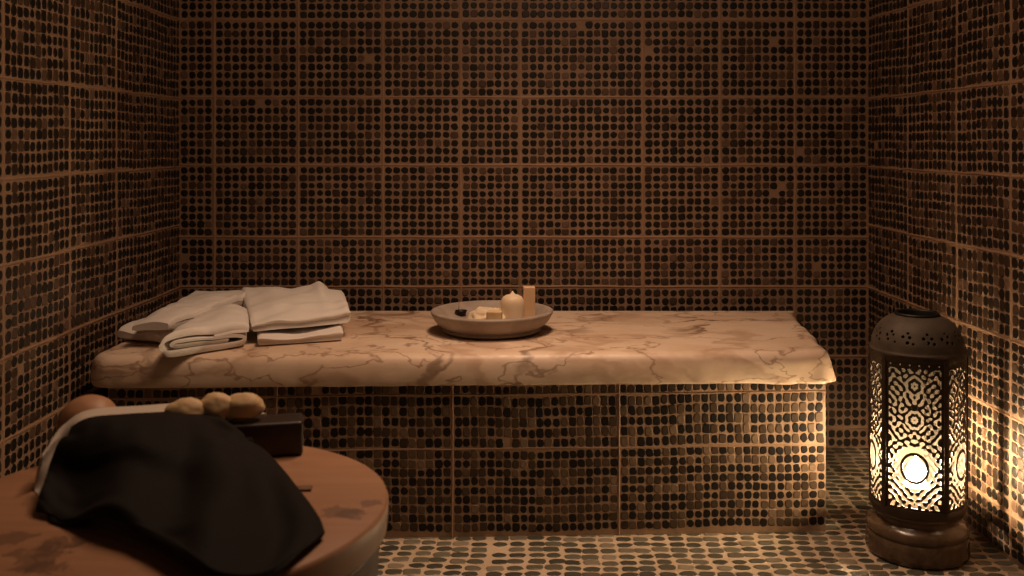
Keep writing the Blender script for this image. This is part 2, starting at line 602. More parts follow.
bxl, byl = -1.085, 2.537
bxr, byr = .737, 2.606
BT = .3905
Lb = math.hypot(bxr - bxl, byr - byl)
ub = Vector((bxr - bxl, byr - byl, 0)) / Lb
nb = Vector((ub.y, -ub.x, 0))
kx = [0, .42, .863, 1.288, Lb]
base = mosaic('tiled_base', (bxl, byl, 0), ub, (0, 0, 1), nb, cells(kx, .0213, .007),
              cells([.012, .2235], .0243, .004) + [(c, w_, p + 5) for c, w_, p in cells([.2255, .361], .0243, .004)]
              + [(c, w_, 9) for c, w_, _ in cells([.3635, BT - .003], .0235, .0)], (Lb, BT),
              [GROUT_BENCH, TILE_BENCH, JOINT], fill=(.90, .89), jit=.025, expo=3.4, p_dark=.52, seed=6, fat=1.08, thick=.68, warp=.10,
           height=.0011, ju=kx[1:-1], jv=[.2245, .3622], jw=.006)
# right hand return of the base, rounded grout corner
reparent(base, bench)


def slab():
    pts = []
    # plan outline, counter-clockwise from the back left
    def add(x, y):
        pts.append(Vector((x, y)))
    add(-1.145, SB)
    add(-1.138, 2.66)
    for k in range(9):                      # rounded front left corner
        a = PI + PI / 2 * k / 8
        add(-1.073 + .065 * math.cos(a), 2.583 + .065 * math.sin(a))
    for k in range(1, 40):                  # the front edge
        f = k / 40
        add(-1.073 + (.700 + 1.073) * f, 2.518 + .055 * f)
    for k in range(7):                      # front right corner
        a = -PI / 2 + PI / 2 * k / 6
        add(.706 + .052 * math.cos(a), 2.625 + .052 * math.sin(a))
    add(.762, 2.72); add(.770, 2.82); add(.783, 2.98); add(.795, 3.12); add(.804, SB)
    # resample evenly
    P2 = []
    n = len(pts)
    for i in range(n):
        a, b = pts[i], pts[(i + 1) % n]
        d = (b - a).length
        m = max(1, int(d / .012))
        for k in range(m):
            P2.append(a.lerp(b, k / m))
    n = len(P2)
    nor = []
    for i in range(n):
        t = (P2[(i + 2) % n] - P2[i - 2]).normalized()
        nor.append(Vector((t.y, -t.x)))
    prof = [(.030, .391), (.006, .391), (.0, .393), (-.002, .399), (-.003, .407), (-.003, .420), (-.002, .434), (.0005, .447), (.0045, .456), (.0105, .4635), (.019, .4685), (.030, .470), (.0315, .470)]
    V, Fc = [], []
    for (ins, z) in prof:
        for p, q in zip(P2, nor):
            wob = .005 * noise.noise((p.x * 6, p.y * 6, z * 9)) + .003 * noise.noise((p.x * 23, p.y * 23, z * 30))
            right = max(0, (p.x - .55) / .22)      # the broken right end
            back = p.y > SB - .02
            k = ins + (0 if back else wob * (.5 + 1.8 * right))
            if right > 0 and not back and z < .445:
                k -= .020 * right * (1 - (z - .391) / .054) * (.7 + .9 * noise.noise((p.x * 30, p.y * 30, 3)))
            zz = z
            if z < .40 and p.y < 2.7:
                zz -= .004 * max(0, noise.noise((p.x * 9, 4, 0))) + .004 * right * (.5 + noise.noise((p.x * 40, 2, 1)))
            if back:
                k = 0
            if ins > .028:
                zz = z
                k = ins if not back else 0
            V.append((p.x - q.x * k, p.y - q.y * k, zz))
    m = len(prof)
    for i in range(m - 1):
        for k in range(n):
            k2 = (k + 1) % n
            Fc.append((i * n + k, i * n + k2, (i + 1) * n + k2, (i + 1) * n + k))
    Fc.append(tuple(range(n - 1, -1, -1)))
    Fc.append(tuple(range((m - 1) * n, m * n)))
    me = fix_normals(mesh_from('marble_slab', V, Fc))
    return me


reparent(link('marble_slab', slab(), MARBLE), bench)


# ------------------------------------------------------------------ towels
def fold_ribbon(path, th):
    """closed outline (list of 2D) of a thick ribbon following a 2D path, with rounded ends"""
    P2 = [Vector(p) for p in path]
    n = len(P2)
    left, right = [], []
    for i in range(n):
        t = (P2[min(i + 1, n - 1)] - P2[max(i - 1, 0)]).normalized()
        q = Vector((-t.y, t.x)) * th / 2
        left.append(P2[i] + q)
        right.append(P2[i] - q)

    def cap(c, a0):
        return [c + Vector((math.cos(a0 - PI * k / 4), math.sin(a0 - PI * k / 4))) * th / 2 for k in range(1, 4)]
    t1 = (P2[-1] - P2[-2]).normalized()
    t0 = (P2[0] - P2[1]).normalized()
    a1 = math.atan2(t1.x, -t1.y)
    a0 = math.atan2(t0.x, -t0.y)
    return left + cap(P2[-1], a1) + right[::-1] + cap(P2[0], a0)


def smooth_path(pts, n=90):
    """Catmull-Rom through pts, evenly resampled"""
    P2 = [Vector(p) for p in pts]
    out = []
    for i in range(len(P2) - 1):
        p0, p1, p2, p3 = P2[max(i - 1, 0)], P2[i], P2[i + 1], P2[min(i + 2, len(P2) - 1)]
        for k in range(12):
            t = k / 12
            out.append(.5 * ((2 * p1) + (p2 - p0) * t + (2 * p0 - 5 * p1 + 4 * p2 - p3) * t * t + (3 * p1 - p0 - 3 * p2 + p3) * t ** 3))
    out.append(P2[-1])
    d = [0]
    for a, b in zip(out[:-1], out[1:]):
        d.append(d[-1] + (b - a).length)
    res = []
    j = 0
    for k in range(n):
        s = d[-1] * k / (n - 1)
        while j < len(d) - 2 and d[j + 1] < s:
            j += 1
        f = (s - d[j]) / max(1e-9, d[j + 1] - d[j])
        res.append(out[j].lerp(out[j + 1], f))
    return res


def towel(name, path, th, quad, base, height, axis, label, group, seed=0, wob=.006, n=90, m=40, sag=.0, parent=None, mat=None, skew=None, bump=None):
    """a folded towel: a thick ribbon in a normalised cross-section, drawn out across its footprint.
    quad = world XY corners near-left, near-right, far-right, far-left; base / height = z and thickness at them;
    axis 'x': the layers show on the left and right ends are folds (section lies along s), 'y': the folds face the viewer"""
    asp = (Vector(quad[1]) - Vector(quad[0])).length if axis == 'x' else (Vector(quad[3]) - Vector(quad[0])).length
    asp /= sum(height) / 4
    sec = [Vector((p.x / asp, p.y)) for p in fold_ribbon(smooth_path([(a * asp, b) for a, b in path], n), th)]
    K = len(sec)
    V, Fc = [], []

    def bil(a, s, t):
        return (a[0] * (1 - s) + a[1] * s) * (1 - t) + (a[3] * (1 - s) + a[2] * s) * t
    qx = [Vector(q) for q in quad]
    hmax = max(height)
    for j in range(m + 1):
        e = j / m
        # soft rounded ends
        edge = min(e, 1 - e)
        sh = 1 - .35 * max(0, 1 - edge / .03) ** 2
        for k, p in enumerate(sec):
            a, w_ = p
            if axis == 'x':
                s, t = a, e
            else:
                s, t = e, a
            lay = .012 * noise.noise((w_ * 3.2 + seed, e * 3, 1.7)) + .014 * noise.noise((round(w_ * 5) + seed * 2, 3, e * 1.5))
            if axis == 'x':
                t = t + lay * (1 if edge < .2 else .3)
            else:
                s = s + lay * (1 if edge < .2 else .3)
            if skew:
                t += skew * (s - .5) * (w_ - .5)
            q = bil(qx, s, t)
            mid = .5 + (w_ - .5) * sh
            z = bil(base, s, t) + mid * bil(height, s, t)
            lift = min(1, max(0, w_))
            z += wob * lift * (noise.noise((q.x * 9 + seed, q.y * 9, w_)) + .5 * noise.noise((q.x * 22, q.y * 22 + seed, w_ * 2)))
            if bump:
                z += bump(s, t) * lift
            z -= sag * lift * math.sin(PI * min(1, max(0, s))) * hmax
            z = max(z, bil(base, min(1, max(0, s)), min(1, max(0, t))) + .0006)
            V.append((q.x, q.y, z))
    for j in range(m):
        for k in range(K):
            k2 = (k + 1) % K
            Fc.append((j * K + k, j * K + k2, (j + 1) * K + k2, (j + 1) * K + k))
    # the two ends: the ribbon's edge, filled strip by strip
    half = n
    for j in (0, m):
        o = j * K
        for k in range(n - 1):
            l0, l1 = k, k + 1
            r0, r1 = K - 3 - 1 - k, K - 3 - 1 - (k + 1)
            Fc.append((o + l0, o + l1, o + r1, o + r0))
        Fc.append((o + n - 1, o + n, o + n + 1, o + n + 2, o + n + 3))
        Fc.append((o + 0, o + K - 4, o + K - 3, o + K - 2, o + K - 1))
    me = fix_normals(mesh_from(name, V, Fc))
    sharp(me, 55)
    ob = link(name, me, mat or TOWEL)
    # origin at the base
    c = sum((Vector((q.x, q.y, 0)) for q in qx), Vector()) / 4
    c.z = sum(base) / 4
    me.transform(Matrix.Translation(-c))
    ob.location = c
    return tag(ob, label, 'towel', group)


TG = 'white folded towels on the marble bench'
SLABZ = HB + .0012


def xy(px, py, h=HB):
    p = at(px, py, h)
    return (p.x, p.y)


# sections: (a along the section, w height 0..1)
SPIRAL = [(.60, .40), (.30, .36), (.12, .30), (.30, .20), (.60, .20), (.88, .16), (.975, .42), (.90, .66), (.55, .68), (.22, .66),
          (.02, .58), (.015, .18), (.10, .06), (.5, .06), (.62, .06)]
WRAP = [(.14, .44), (.45, .42), (.80, .42), (.955, .30), (.80, .17), (.45, .22), (.15, .23)]
# front towel: outer layer wraps round the left end, two inner layers show
FRONT = [(.72, .37), (.40, .36), (.17, .37), (.125, .46), (.17, .55), (.42, .57), (.72, .55), (.87, .47), (.93, .32), (.86, .15), (.5, .12), (.12, .11),
         (.035, .28), (.025, .60), (.09, .80), (.35, .89), (.70, .90), (.92, .85), (.965, .75), (.84, .72), (.60, .74)]
FOLD3 = [(.97, .17), (.5, .17), (.08, .17), (.035, .33), (.08, .50), (.5, .51), (.92, .50), (.965, .66), (.92, .83), (.5, .84), (.10, .83), (.02, .70)]
FOLD2 = [(.97, .26), (.5, .26), (.10, .26), (.035, .50), (.10, .74), (.5, .75), (.97, .74)]

# left pile against the corner: lower and upper towel
lq = [xy(116, 342), xy(159, 346.5), (-.875, 3.02), (-1.09, 3.09)]
towel('folded_towel', FOLD2, .44, lq, [SLABZ] * 4, [.036, .040, .044, .040], 'y',
      'white folded towel at the bottom of the pile in the left corner of the bench', TG, 1, .004,
      bump=lambda s, t: .004 * math.sin(s * 9 + 1))
lq2 = [xy(130, 334.5, HB + .038), xy(166, 334, HB + .042), (-.86, 3.06), (-1.055, 3.10)]
towel('folded_towel', FOLD2, .42, lq2, [SLABZ + .0385, SLABZ + .0425, SLABZ + .047, SLABZ + .043], [.026, .031, .044, .038], 'y',
      'white folded towel on top of the pile in the left corner of the bench', TG, 2, .010,
      bump=lambda s, t: .012 * math.sin(PI * min(1, max(0, s))) * math.sin(PI * min(1, max(0, t * .9 + .1))) - .006 * math.exp(-((t - .62 - .2 * s) / .04) ** 2))
# front towel with its rolled layers showing
fq = [xy(159, 361.5), xy(251, 347), (-.825, 2.86), (-.935, 2.80)]
towel('folded_towel', FRONT, .15, fq, [SLABZ] * 4, [.066, .062, .080, .078], 'x',
      'white folded towel in front, nearest the bench edge, its rolled layers facing out', TG, 3, .008, n=150,
      bump=lambda s, t: .007 * math.sin(PI * min(1, max(0, s))) + .005 * math.sin(s * 8 + t * 3))
# right hand pile
rq = [xy(258, 348), xy(343, 342), (-.62, 3.06), (-.87, 3.08)]
towel('folded_towel', FOLD3, .27, rq, [SLABZ] * 4, [.022, .028, .036, .036], 'y',
      'thin white folded towel at the bottom of the right hand towel pile', TG, 4, .007,
      bump=lambda s, t: .004 * math.sin(s * 6 + 2))
rq2 = [xy(252, 345.5), xy(350, 338), (-.602, 3.10), (-.915, 3.09)]
towel('folded_towel', FOLD3, .29, rq2, [SLABZ + .029, SLABZ + .034, SLABZ + .042, SLABZ + .042], [.030, .042, .054, .048], 'y',
      'thick white folded towel on top of the right hand pile, beside the stone dish', TG, 5, .010,
      bump=lambda s, t: max(0, t) * (.015 * math.exp(-((s - .30) / .13) ** 2) + .018 * math.exp(-((s - .76) / .06) ** 2) - .006 * (s > .84))
      + .006 * math.exp(-((t - .25 - .1 * s) / .10) ** 2) + .004 * math.sin(s * 7 - t * 4))

# ------------------------------------------------------------------ the stone dish and what lies in it
DC = Vector(((492 - VX) * 2.97 * KS / F, 2.97 * KS, SLABZ))
prof = [(.118, 0), (.136, .001), (.145, .005), (.145, .0105), (.140, .013), (.140, .015), (.146, .0165), (.158, .023), (.168, .034), (.174, .045),
        (.1785, .0525), (.180, .0575), (.1785, .061), (.174, .0625), (.167, .0625), (.162, .060), (.153, .048), (.140, .036), (.115, .029), (.08, .0265), (.03, .026), (.002, .026)]
dish = link('stone_dish', lathe('stone_dish', prof, 96, .006, 3, True), STONE)
dish.location = DC
dish.scale = (KS,) * 3
tag(dish, 'wide shallow grey stone dish on a low foot, on the marble bench', 'dish')
ZD = DC.z + .0265 * KS


def in_dish(px, depth, dz=0):
    depth *= KS
    return Vector(((px - VX) * depth / F, depth, ZD + dz * KS))


cp = in_dish(512.5, 2.945)
cand = empty('candle', cp, 'round cream candle with a domed top standing in the stone dish', 'candle')
me = lathe('wax_body', [(.028, 0), (.0335, .003), (.0345, .012), (.0348, .048), (.0345, .060), (.0325, .069), (.0275, .077), (.019, .082), (.009, .0845), (.004, .089), (.0015, .094)], 40, .012, 5, True)
link('wax_body', me, WAX, cand)
link('wick', lathe('wick', [(.0012, .092), (.0012, .099), (.0009, .101)], 8, 0, 0, True), WICK, cand)
pp = in_dish(529, 2.965)
me = rounded_box('square_candle', .034, .034, .104, .003, 3, .0006, 2, 3)
sq = link('square_candle', me, WAX_TAN)
sq.location = pp
sq.rotation_euler = (0, .0, math.radians(7))
tag(sq, 'tall square tan block standing behind the round candle in the dish', 'candle')

b = link('soap_chunk', blob('soap_chunk', .052, .05, .030, .3, 4, 1.7), SOAP)
b.location = in_dish(486, 2.93)
tag(b, 'broad low mound of pale soap in the middle of the dish', 'soap')
b = link('soap_chunk', blob('soap_chunk', .019, .015, .018, .35, 9, 2.0), SOAP)
b.location = in_dish(500, 3.035, .0006)
tag(b, 'small whitish soap piece behind the pale mound in the dish', 'soap')
b = link('soap_chunk', blob('soap_chunk', .010, .009, .006, .3, 12, 2.0), SOAP)
b.location = in_dish(517, 2.885)
tag(b, 'tiny pale soap crumb at the front foot of the round candle', 'soap')
me = rounded_box('soap_cube', .043, .030, .026, .004, 3, .0012, 6, 3)
b = link('soap_cube', me, SOAP_TAN)
b.location = in_dish(494.5, 2.872, .022)
b.rotation_euler = (0, 0, math.radians(-6))
tag(b, 'small tan soap cube in front of the pale mound in the dish', 'soap')
ih = empty('incense_holder', in_dish(461, 3.05, .0006), 'little dark metal cup with a thin upright stick at the left of the dish', 'incense holder')
link('cup', lathe('cup', [(.010, 0), (.012, .002), (.016, .012), (.018, .018), (.0185, .0195), (.0165, .0185), (.013, .010), (.001, .008)], 32, 0, 0, True), DARK, ih)
st = link('stick', lathe('stick', [(.0011, .008), (.0011, .050), (.0007, .052)], 8, 0, 0, True), STEEL, ih)
st.location = (-.006, -.004, 0)
sb = link('metal_bead', blob('metal_bead', .0055, .0055, .005, .05, 2, 1, 3), STEEL)
sb.location = in_dish(455, 2.945, .0012)
tag(sb, 'tiny shiny metal bead in front of the dark cup in the dish', 'bead')

for o in list(COL.objects):
    if o.name.split('.')[0] in ('candle', 'square_candle', 'soap_chunk', 'soap_cube', 'incense_holder', 'metal_bead'):
        o.scale = (KS,) * 3

# ------------------------------------------------------------------ the lantern
LC = Vector((.927, 2.483, 0))
lan = empty('lantern', LC, 'tall pierced metal lantern with a glowing fretwork shade on the floor by the right wall', 'lantern')
FACE = math.atan2(-LC.y, -LC.x) - math.radians(3)      # a panel's middle, turned to the viewer
NP = 5
RS = .1165
Z0, Z1 = .122, .497


def shade_r(th, R=RS):
    d = ((th - FACE + PI / NP) % (2 * PI / NP)) - PI / NP
    pen = math.cos(PI / NP) / math.cos(d)
    return R * (.58 + .42 * pen * 1.03)


def march(Fv, mapf):
    """surface patches where the field is positive, cut along its zero line"""
    ny, nx = Fv.shape
    V, Fc, idx = [], [], {}

    def vid(key, u, v):
        if key not in idx:
            idx[key] = len(V)
            V.append(mapf(u, v))
        return idx[key]
    for j in range(ny - 1):
        for i in range(nx - 1):
            cs = [(i, j), (i + 1, j), (i + 1, j + 1), (i, j + 1)]
            f = [Fv[c[1], c[0]] for c in cs]
            if all(x <= 0 for x in f):
                continue
            poly = []
            for a in range(4):
                c0, c1 = cs[a], cs[(a + 1) % 4]
                f0, f1 = f[a], f[(a + 1) % 4]
                if f0 > 0:
                    poly.append(vid(c0, c0[0], c0[1]))
                if (f0 > 0) != (f1 > 0):
                    t = f0 / (f0 - f1)
                    t = min(.93, max(.07, t))
                    key = (min(c0, c1), max(c0, c1))
                    poly.append(vid(key, c0[0] + (c1[0] - c0[0]) * t, c0[1] + (c1[1] - c0[1]) * t))
            if len(poly) >= 3:
                Fc.append(tuple(poly))
    return V, Fc


def fretwork():
    """mirror-symmetric arabesque as a height field: > 0 metal, < 0 hole"""
    step = .00135
    Wp, Hp = 2 * PI * RS / NP, Z1 - Z0
    nx, ny = int(Wp / step) | 1, int(Hp / step)
    rng = np.random.default_rng(23)
    N2 = 512
    g = rng.normal(0, 1, (N2, N2))
    fy = np.fft.fftfreq(N2, step)[:, None]; fx = np.fft.fftfreq(N2, step)[None]
    fr = np.hypot(fx, fy)
    lam = .0142
    H = np.exp(-((fr - 1 / lam) / (.13 / lam)) ** 2)
    ang = np.arctan2(np.abs(fy), np.abs(fx))
    H *= .45 + 1.0 * np.exp(-((ang - PI / 4) / .33) ** 2) + .25 * np.exp(-(ang / .25) ** 2)
    z = np.fft.ifft2(np.fft.fft2(g) * H).real
    z /= z.std()
    x = (np.arange(nx) - (nx - 1) / 2) * step
    y = np.arange(ny) * step
    X, Y = np.meshgrid(x, y)
    half = np.abs(np.arange(nx) - (nx - 1) // 2)
    fld = z[20:20 + ny][:, 10 + half]
    # medallions on the axis of the panel
    def medal(cy, rad, squash, k, lamr):
        r = np.hypot(X, (Y - cy) * squash)
        th = np.arctan2((Y - cy), np.abs(X) + 1e-9)
        m = 1.5 * np.cos(2 * PI * r / lamr + (PI if lamr > .02 else .8) + .5 * np.cos(k * th) * (lamr < .02))
        if lamr > .02:
            m = np.where(r < .0315, (r - .0285) / .002, (.035 - r) / .002).clip(-2, 2)  # open middle shaped so the flame's bloom shows unbroken
        wgt = 1 / (1 + np.exp((r - rad) / .0022))
        return m, wgt
    for (cy, rad, sq_, k, lr) in ((.112, .046, .95, 4, .0290), (.225, .026, 1.0, 8, .0140), (.305, .022, .9, 6, .0140)):
        m, wg = medal(cy, rad, sq_, k, lr)
        fld = fld * (1 - wg) + m * wg
    fld = fld + .02                     # balance of metal to hole
    # the border: solid frame with a line of small square holes
    ex = Wp / 2 - np.abs(X); ey0 = Y; ey1 = Hp - Y
    fx_, fb, ft = .0100, .0165, .029
    inner = np.minimum(np.minimum(ex - fx_, ey0 - fb), ey1 - ft)     # > 0 inside
    fld = np.maximum(fld, np.clip(-inner / .0018 + .55, -3, 3))
    dots = np.maximum(np.abs(((X + .5 * .0115) % .0115) - .5 * .0115), 0)
    for yy, rr in ((Hp - .0215, .0019),):
        d = np.maximum(np.abs(((X) % .023) - .0115), np.abs(Y - yy)) - rr
        fld = np.minimum(fld, np.where(ex > .012, d / .0015, 3))
    # solid rims
    fld = np.where((ex < step * 1.5) | (ey0 < step * 4) | (ey1 < step * 4), 3, fld)
    return fld, Wp, Hp, step


fld, Wp, Hp, step = fretwork()
nyf, nxf = fld.shape
shade = None
for pnl in range(NP):
    tc = FACE + pnl * 2 * PI / NP

    def mp(i, j):
        th = tc + (i / (nxf - 1) - .5) * 2 * PI / NP
        r = shade_r(th)
        return (r * math.cos(th), r * math.sin(th), Z0 + (Z1 - Z0) * j / (nyf - 1))
    if pnl == 3:                # unseen side, closed to keep candlelight off the back wall, pierced at its foot
        plain = fld.copy()
        plain[int(.066 / step):] = 3
        V, Fc = march(plain, mp)
        o = link('light_block_panel', fix_normals(mesh_from('light_block_panel', V, Fc)), [IRON, INNER_BLACK], lan)
        md = o.modifiers.new('thick', 'SOLIDIFY'); md.thickness = .0022; md.offset = -1; md.material_offset = 1
        continue
    V, Fc = march(fld, mp)
    me = fix_normals(mesh_from('fretwork_panel', V, Fc))
    o = link('fretwork_panel', me, [IRON, INNER_BLACK], lan)
    md = o.modifiers.new('thick', 'SOLIDIFY')
    md.thickness = .0022
    md.offset = -1
    md.material_offset = 1


def ring_loop(name, prof, mat, n=100, parent=lan):
    """band following the shade's rounded five-sided plan; prof = (offset, z) closed outline"""
    V, Fc = [], []
    for k in range(n):
        th = 2 * PI * k / n
        r = shade_r(th)
        for (d, z) in prof:
            V.append(((r + d) * math.cos(th), (r + d) * math.sin(th), z))
    m = len(prof)
    for k in range(n):
        k2 = (k + 1) % n
        for i in range(m):
            i2 = (i + 1) % m
            Fc.append((k * m + i, k2 * m + i, k2 * m + i2, k * m + i2))
    me = fix_normals(mesh_from(name, V, Fc))
    sharp(me, 40)
    return link(name, me, mat, parent)


ring_loop('lower_band', [(-.004, .114), (.002, .114), (.0035, .117), (.0035, .131), (.002, .134), (-.004, .134)], IRON)
ring_loop('upper_band', [(-.004, .482), (.001, .482), (.002, .486), (.002, .497), (-.004, .499)], IRON)
for pnl in range(NP):                      # the ribs between the panels
    th = FACE + (pnl + .5) * 2 * PI / NP
    r = shade_r(th)
    me = rounded_box('rib', .004, .0115, Z1 - Z0 - .012, .0012, 2)
    o = link('rib', me, IRON, lan)
    o.location = (r * math.cos(th), r * math.sin(th), Z0 + .006)
    o.rotation_euler = (0, 0, th)
# frosted liner
V, Fc = [], []
nl = 80
for zi, z in enumerate(np.linspace(.137, .481, 12)):
    for k in range(nl):
        th = 2 * PI * k / nl
        r = shade_r(th) - .008
        V.append((r * math.cos(th), r * math.sin(th), z))
for i in range(11):
    for k in range(nl):
        k2 = (k + 1) % nl
        Fc.append((i * nl + k, i * nl + k2, (i + 1) * nl + k2, (i + 1) * nl + k))
link('glass_liner', mesh_from('glass_liner', V, Fc), LINER, lan)['label'] = 'pale frosted glass liner glowing behind the fretwork'
# pierced dome
dn = [(.1105, .496), (.1118, .499), (.1105, .5015), (.1090, .505), (.1082, .512), (.1062, .524), (.1015, .537), (.0950, .550), (.0865, .561), (.0770, .570),
      (.0660, .577), (.0560, .5810), (.0505, .5825)]
dd = [Vector(p) for p in dn]
dense = smooth_path(dd, 64)
NU = 360
fv = np.full((64, NU + 1), 1.0)
arc = np.cumsum([0] + [(b_ - a_).length for a_, b_ in zip(dense[:-1], dense[1:])])
rngd = np.random.default_rng(4)
holes = []
for c in range(14):
    a0 = 2 * PI * c / 14 + .1
    for (da, ds) in ((0, 0), (.09, .012), (-.09, .011), (.0, .022), (.15, -.003)):
        holes.append((a0 + da + rngd.normal(0, .015), .036 + ds + rngd.normal(0, .0012), .0028 + rngd.random() * .0014))
for j in range(64):
    for (a0, s0, rr) in holes:
        ds = arc[j] - s0
        if abs(ds) > .008:
            continue
        for i in range(NU + 1):
            da = (2 * PI * i / NU - a0 + PI) % (2 * PI) - PI
            if abs(da) > .12:
                continue
            d = math.hypot(da * dense[j].x, ds) - rr
            fv[j, i] = min(fv[j, i], d / .003)


def dmap(i, j):
    j0 = min(int(j), 62); p = dense[j0].lerp(dense[j0 + 1], j - j0)
    a = 2 * PI * i / NU
    return (p.x * math.cos(a), p.x * math.sin(a), p.y)


V, Fc = march(fv, dmap)
bm = bmesh.new()
me = mesh_from('dome', V, Fc)
bm.from_mesh(me)
bmesh.ops.remove_doubles(bm, verts=bm.verts, dist=.00002)
bmesh.ops.recalc_face_normals(bm, faces=bm.faces)
bm.to_mesh(me); bm.free()
o = link('dome', me, DOMEM, lan)
md = o.modifiers.new('thick', 'SOLIDIFY'); md.thickness = .0018; md.offset = -1
link('light_stop_disc', lathe('light_stop_disc', [(.002, .4905), (.108, .4905), (.108, .4925), (.002, .4925)], 48, 0, 0, True), DARK, lan)  # added disc, stops candlelight so the dome's holes look dark
# rolled rim round the top opening, dark within
link('chimney_collar', lathe('chimney_collar', [(.0500, .5810), (.0535, .5815), (.0530, .5855), (.0505, .5885), (.0470, .5880), (.0455, .584), (.0450, .574), (.043, .560), (.002, .558)], 64, 0, 0, True, False), DARK, lan)
# pedestal
pd = [(.100, 0), (.116, .002), (.1205, .008), (.1215, .016), (.1205, .040), (.1195, .0525), (.1165, .0545), (.1165, .057), (.1195, .059), (.1200, .066), (.1170, .075),
      (.108, .083), (.100, .087), (.0985, .090), (.0985, .098), (.101, .102), (.107, .106), (.108, .1125), (.104, .115), (.05, .115), (.002, .115)]
me = lathe('pedestal', pd, 96, .004, 8, True)
for v in me.vertices:                      # chipped facets round the foot
    a = math.atan2(v.co.y, v.co.x)
    if .001 < v.co.z < .05:
        k = .0032 * max(0, math.sin(a * 13)) * (.5 + .8 * noise.noise((a * 3, v.co.z * 40, 2)))
        r = math.hypot(v.co.x, v.co.y)
        v.co.x *= 1 - k / r; v.co.y *= 1 - k / r
link('pedestal', me, PEDEST, lan)
# the candle inside: a thing of its own
CC = Vector((LC.x - .004, LC.y - .006, .1165))
tl = empty('lit_candle', CC, 'short burning candle inside the pierced lantern', 'candle')
link('wax_body', lathe('wax_body', [(.030, 0), (.0325, .002), (.033, .010), (.033, .046), (.031, .051), (.027, .0525), (.022, .048), (.008, .046), (.001, .046)], 48, .01, 2, True), WAX, tl)
link('wick', lathe('wick', [(.0011, .045), (.0011, .056), (.0008, .058)], 8, 0, 0, True), WICK, tl)
link('flame', lathe('flame', [(.001, .053), (.012, .055), (.021, .061), (.0245, .073), (.0235, .086), (.017, .098), (.009, .108), (.003, .117), (.0006, .123)], 24, 0, 0, True), FLAME, tl)['label'] = 'bright candle flame'  # flame widened so its shape takes in the bloom

# ------------------------------------------------------------------ the round table
TH = .52
TC = at(0, 0, 0)
D = CAMZ - TH
TC = Vector((-1.045 * D, 2.775 * D, 0))
TR = .622 * D
tab = empty('round_table', TC, 'low round wooden drum table with a worn orange-brown top in the foreground', 'table')
tp = [(TR * .3, TH - .045), (TR * .965, TH - .045), (TR * .992, TH - .040), (TR * .998, TH - .02), (TR, TH - .007), (TR * .994, TH - .002), (TR * .98, TH), (TR * .7, TH), (TR * .35, TH), (.002, TH)]
me = lathe('tabletop', tp, 128, .004, 1, True)
sharp(me, 50)
link('tabletop', me, TABLE, tab)
tb = [(TR * .80, 0), (TR * .82, .004), (TR * .835, .05), (TR * .88, .20), (TR * .935, .36), (TR * .968, TH - .052), (TR * .972, TH - .0455), (TR * .6, TH - .0452)]
link('drum_body', lathe('drum_body', tb, 128, .006, 2, True), DRUM, tab)

K = D / .556            # sizes on the table were measured for a height of .45
TZ = TH + .0008


def tpix(px, py, dz=0):
    return at(px, py, TH + dz)


# dark box behind the mitt
BH = .060 * K
pr = tpix(303, 456)
bw, bd = .27 * K, .066 * K
BA = math.radians(13)
bax = Vector((-math.cos(BA), -math.sin(BA), 0))     # along the box, towards its left end
bdp = Vector((-math.sin(BA), math.cos(BA), 0))      # across it, away from the viewer
me = rounded_box('wooden_box', bw, bd, BH, .0065, 4)
bx = link('wooden_box', me, BOXWOOD)
bx.rotation_euler = (0, 0, BA)
bx.location = pr + bax * bw / 2 + bdp * bd / 2
bx.location.z = TZ
tag(bx, 'small dark wooden box on the round table, half covered by a white cloth', 'box')
BTOP = TZ + BH


def sheet(name, rows, th, mat, nu=64, nv=56, fold=None, off=1.0):
    """a soft sheet through rows of (px, py, height above table), each row from left to right"""
    R = len(rows)
    Cn = len(rows[0])
    ctrl = [[Vector(c) for c in r] for r in rows]

    def cat(p0, p1, p2, p3, t):
        return .5 * ((2 * p1) + (p2 - p0) * t + (2 * p0 - 5 * p1 + 4 * p2 - p3) * t * t + (3 * p1 - p0 - 3 * p2 + p3) * t ** 3)

    def ev(arr, t):
        n = len(arr)
        x = t * (n - 1)
        i = min(int(x), n - 2)
        return cat(arr[max(i - 1, 0)], arr[i], arr[i + 1], arr[min(i + 2, n - 1)], x - i)
    V, Fc = [], []
    for j in range(nv + 1):
        for i in range(nu + 1):
            u, v = i / nu, j / nv
            c = ev([ev(r, u) for r in ctrl], v)
            dz = c.z + (fold(u, v) if fold else 0)
            dz = max(dz, .0012)
            p = at(c.x, c.y, TZ + c.z)
            p.z = TZ + dz
            V.append(p)
    for j in range(nv):
        for i in range(nu):
            a = j * (nu + 1) + i
            Fc.append((a, a + 1, a + nu + 2, a + nu + 1))
    me = mesh_from(name, V, Fc)
    n0 = me.polygons[len(me.polygons) // 2].normal
    if n0.z < 0:
        me.flip_normals()
    o = link(name, me, mat)
    md = o.modifiers.new('thick', 'SOLIDIFY'); md.thickness = th; md.offset = off
    md = o.modifiers.new('soft', 'SUBSURF'); md.levels = 1; md.render_levels = 1
    c = sum((Vector(v) for v in V), Vector()) / len(V)
    c.z = TZ
    me.transform(Matrix.Translation(-c))
    o.location = c
    return o


hb_ = BH + .0025
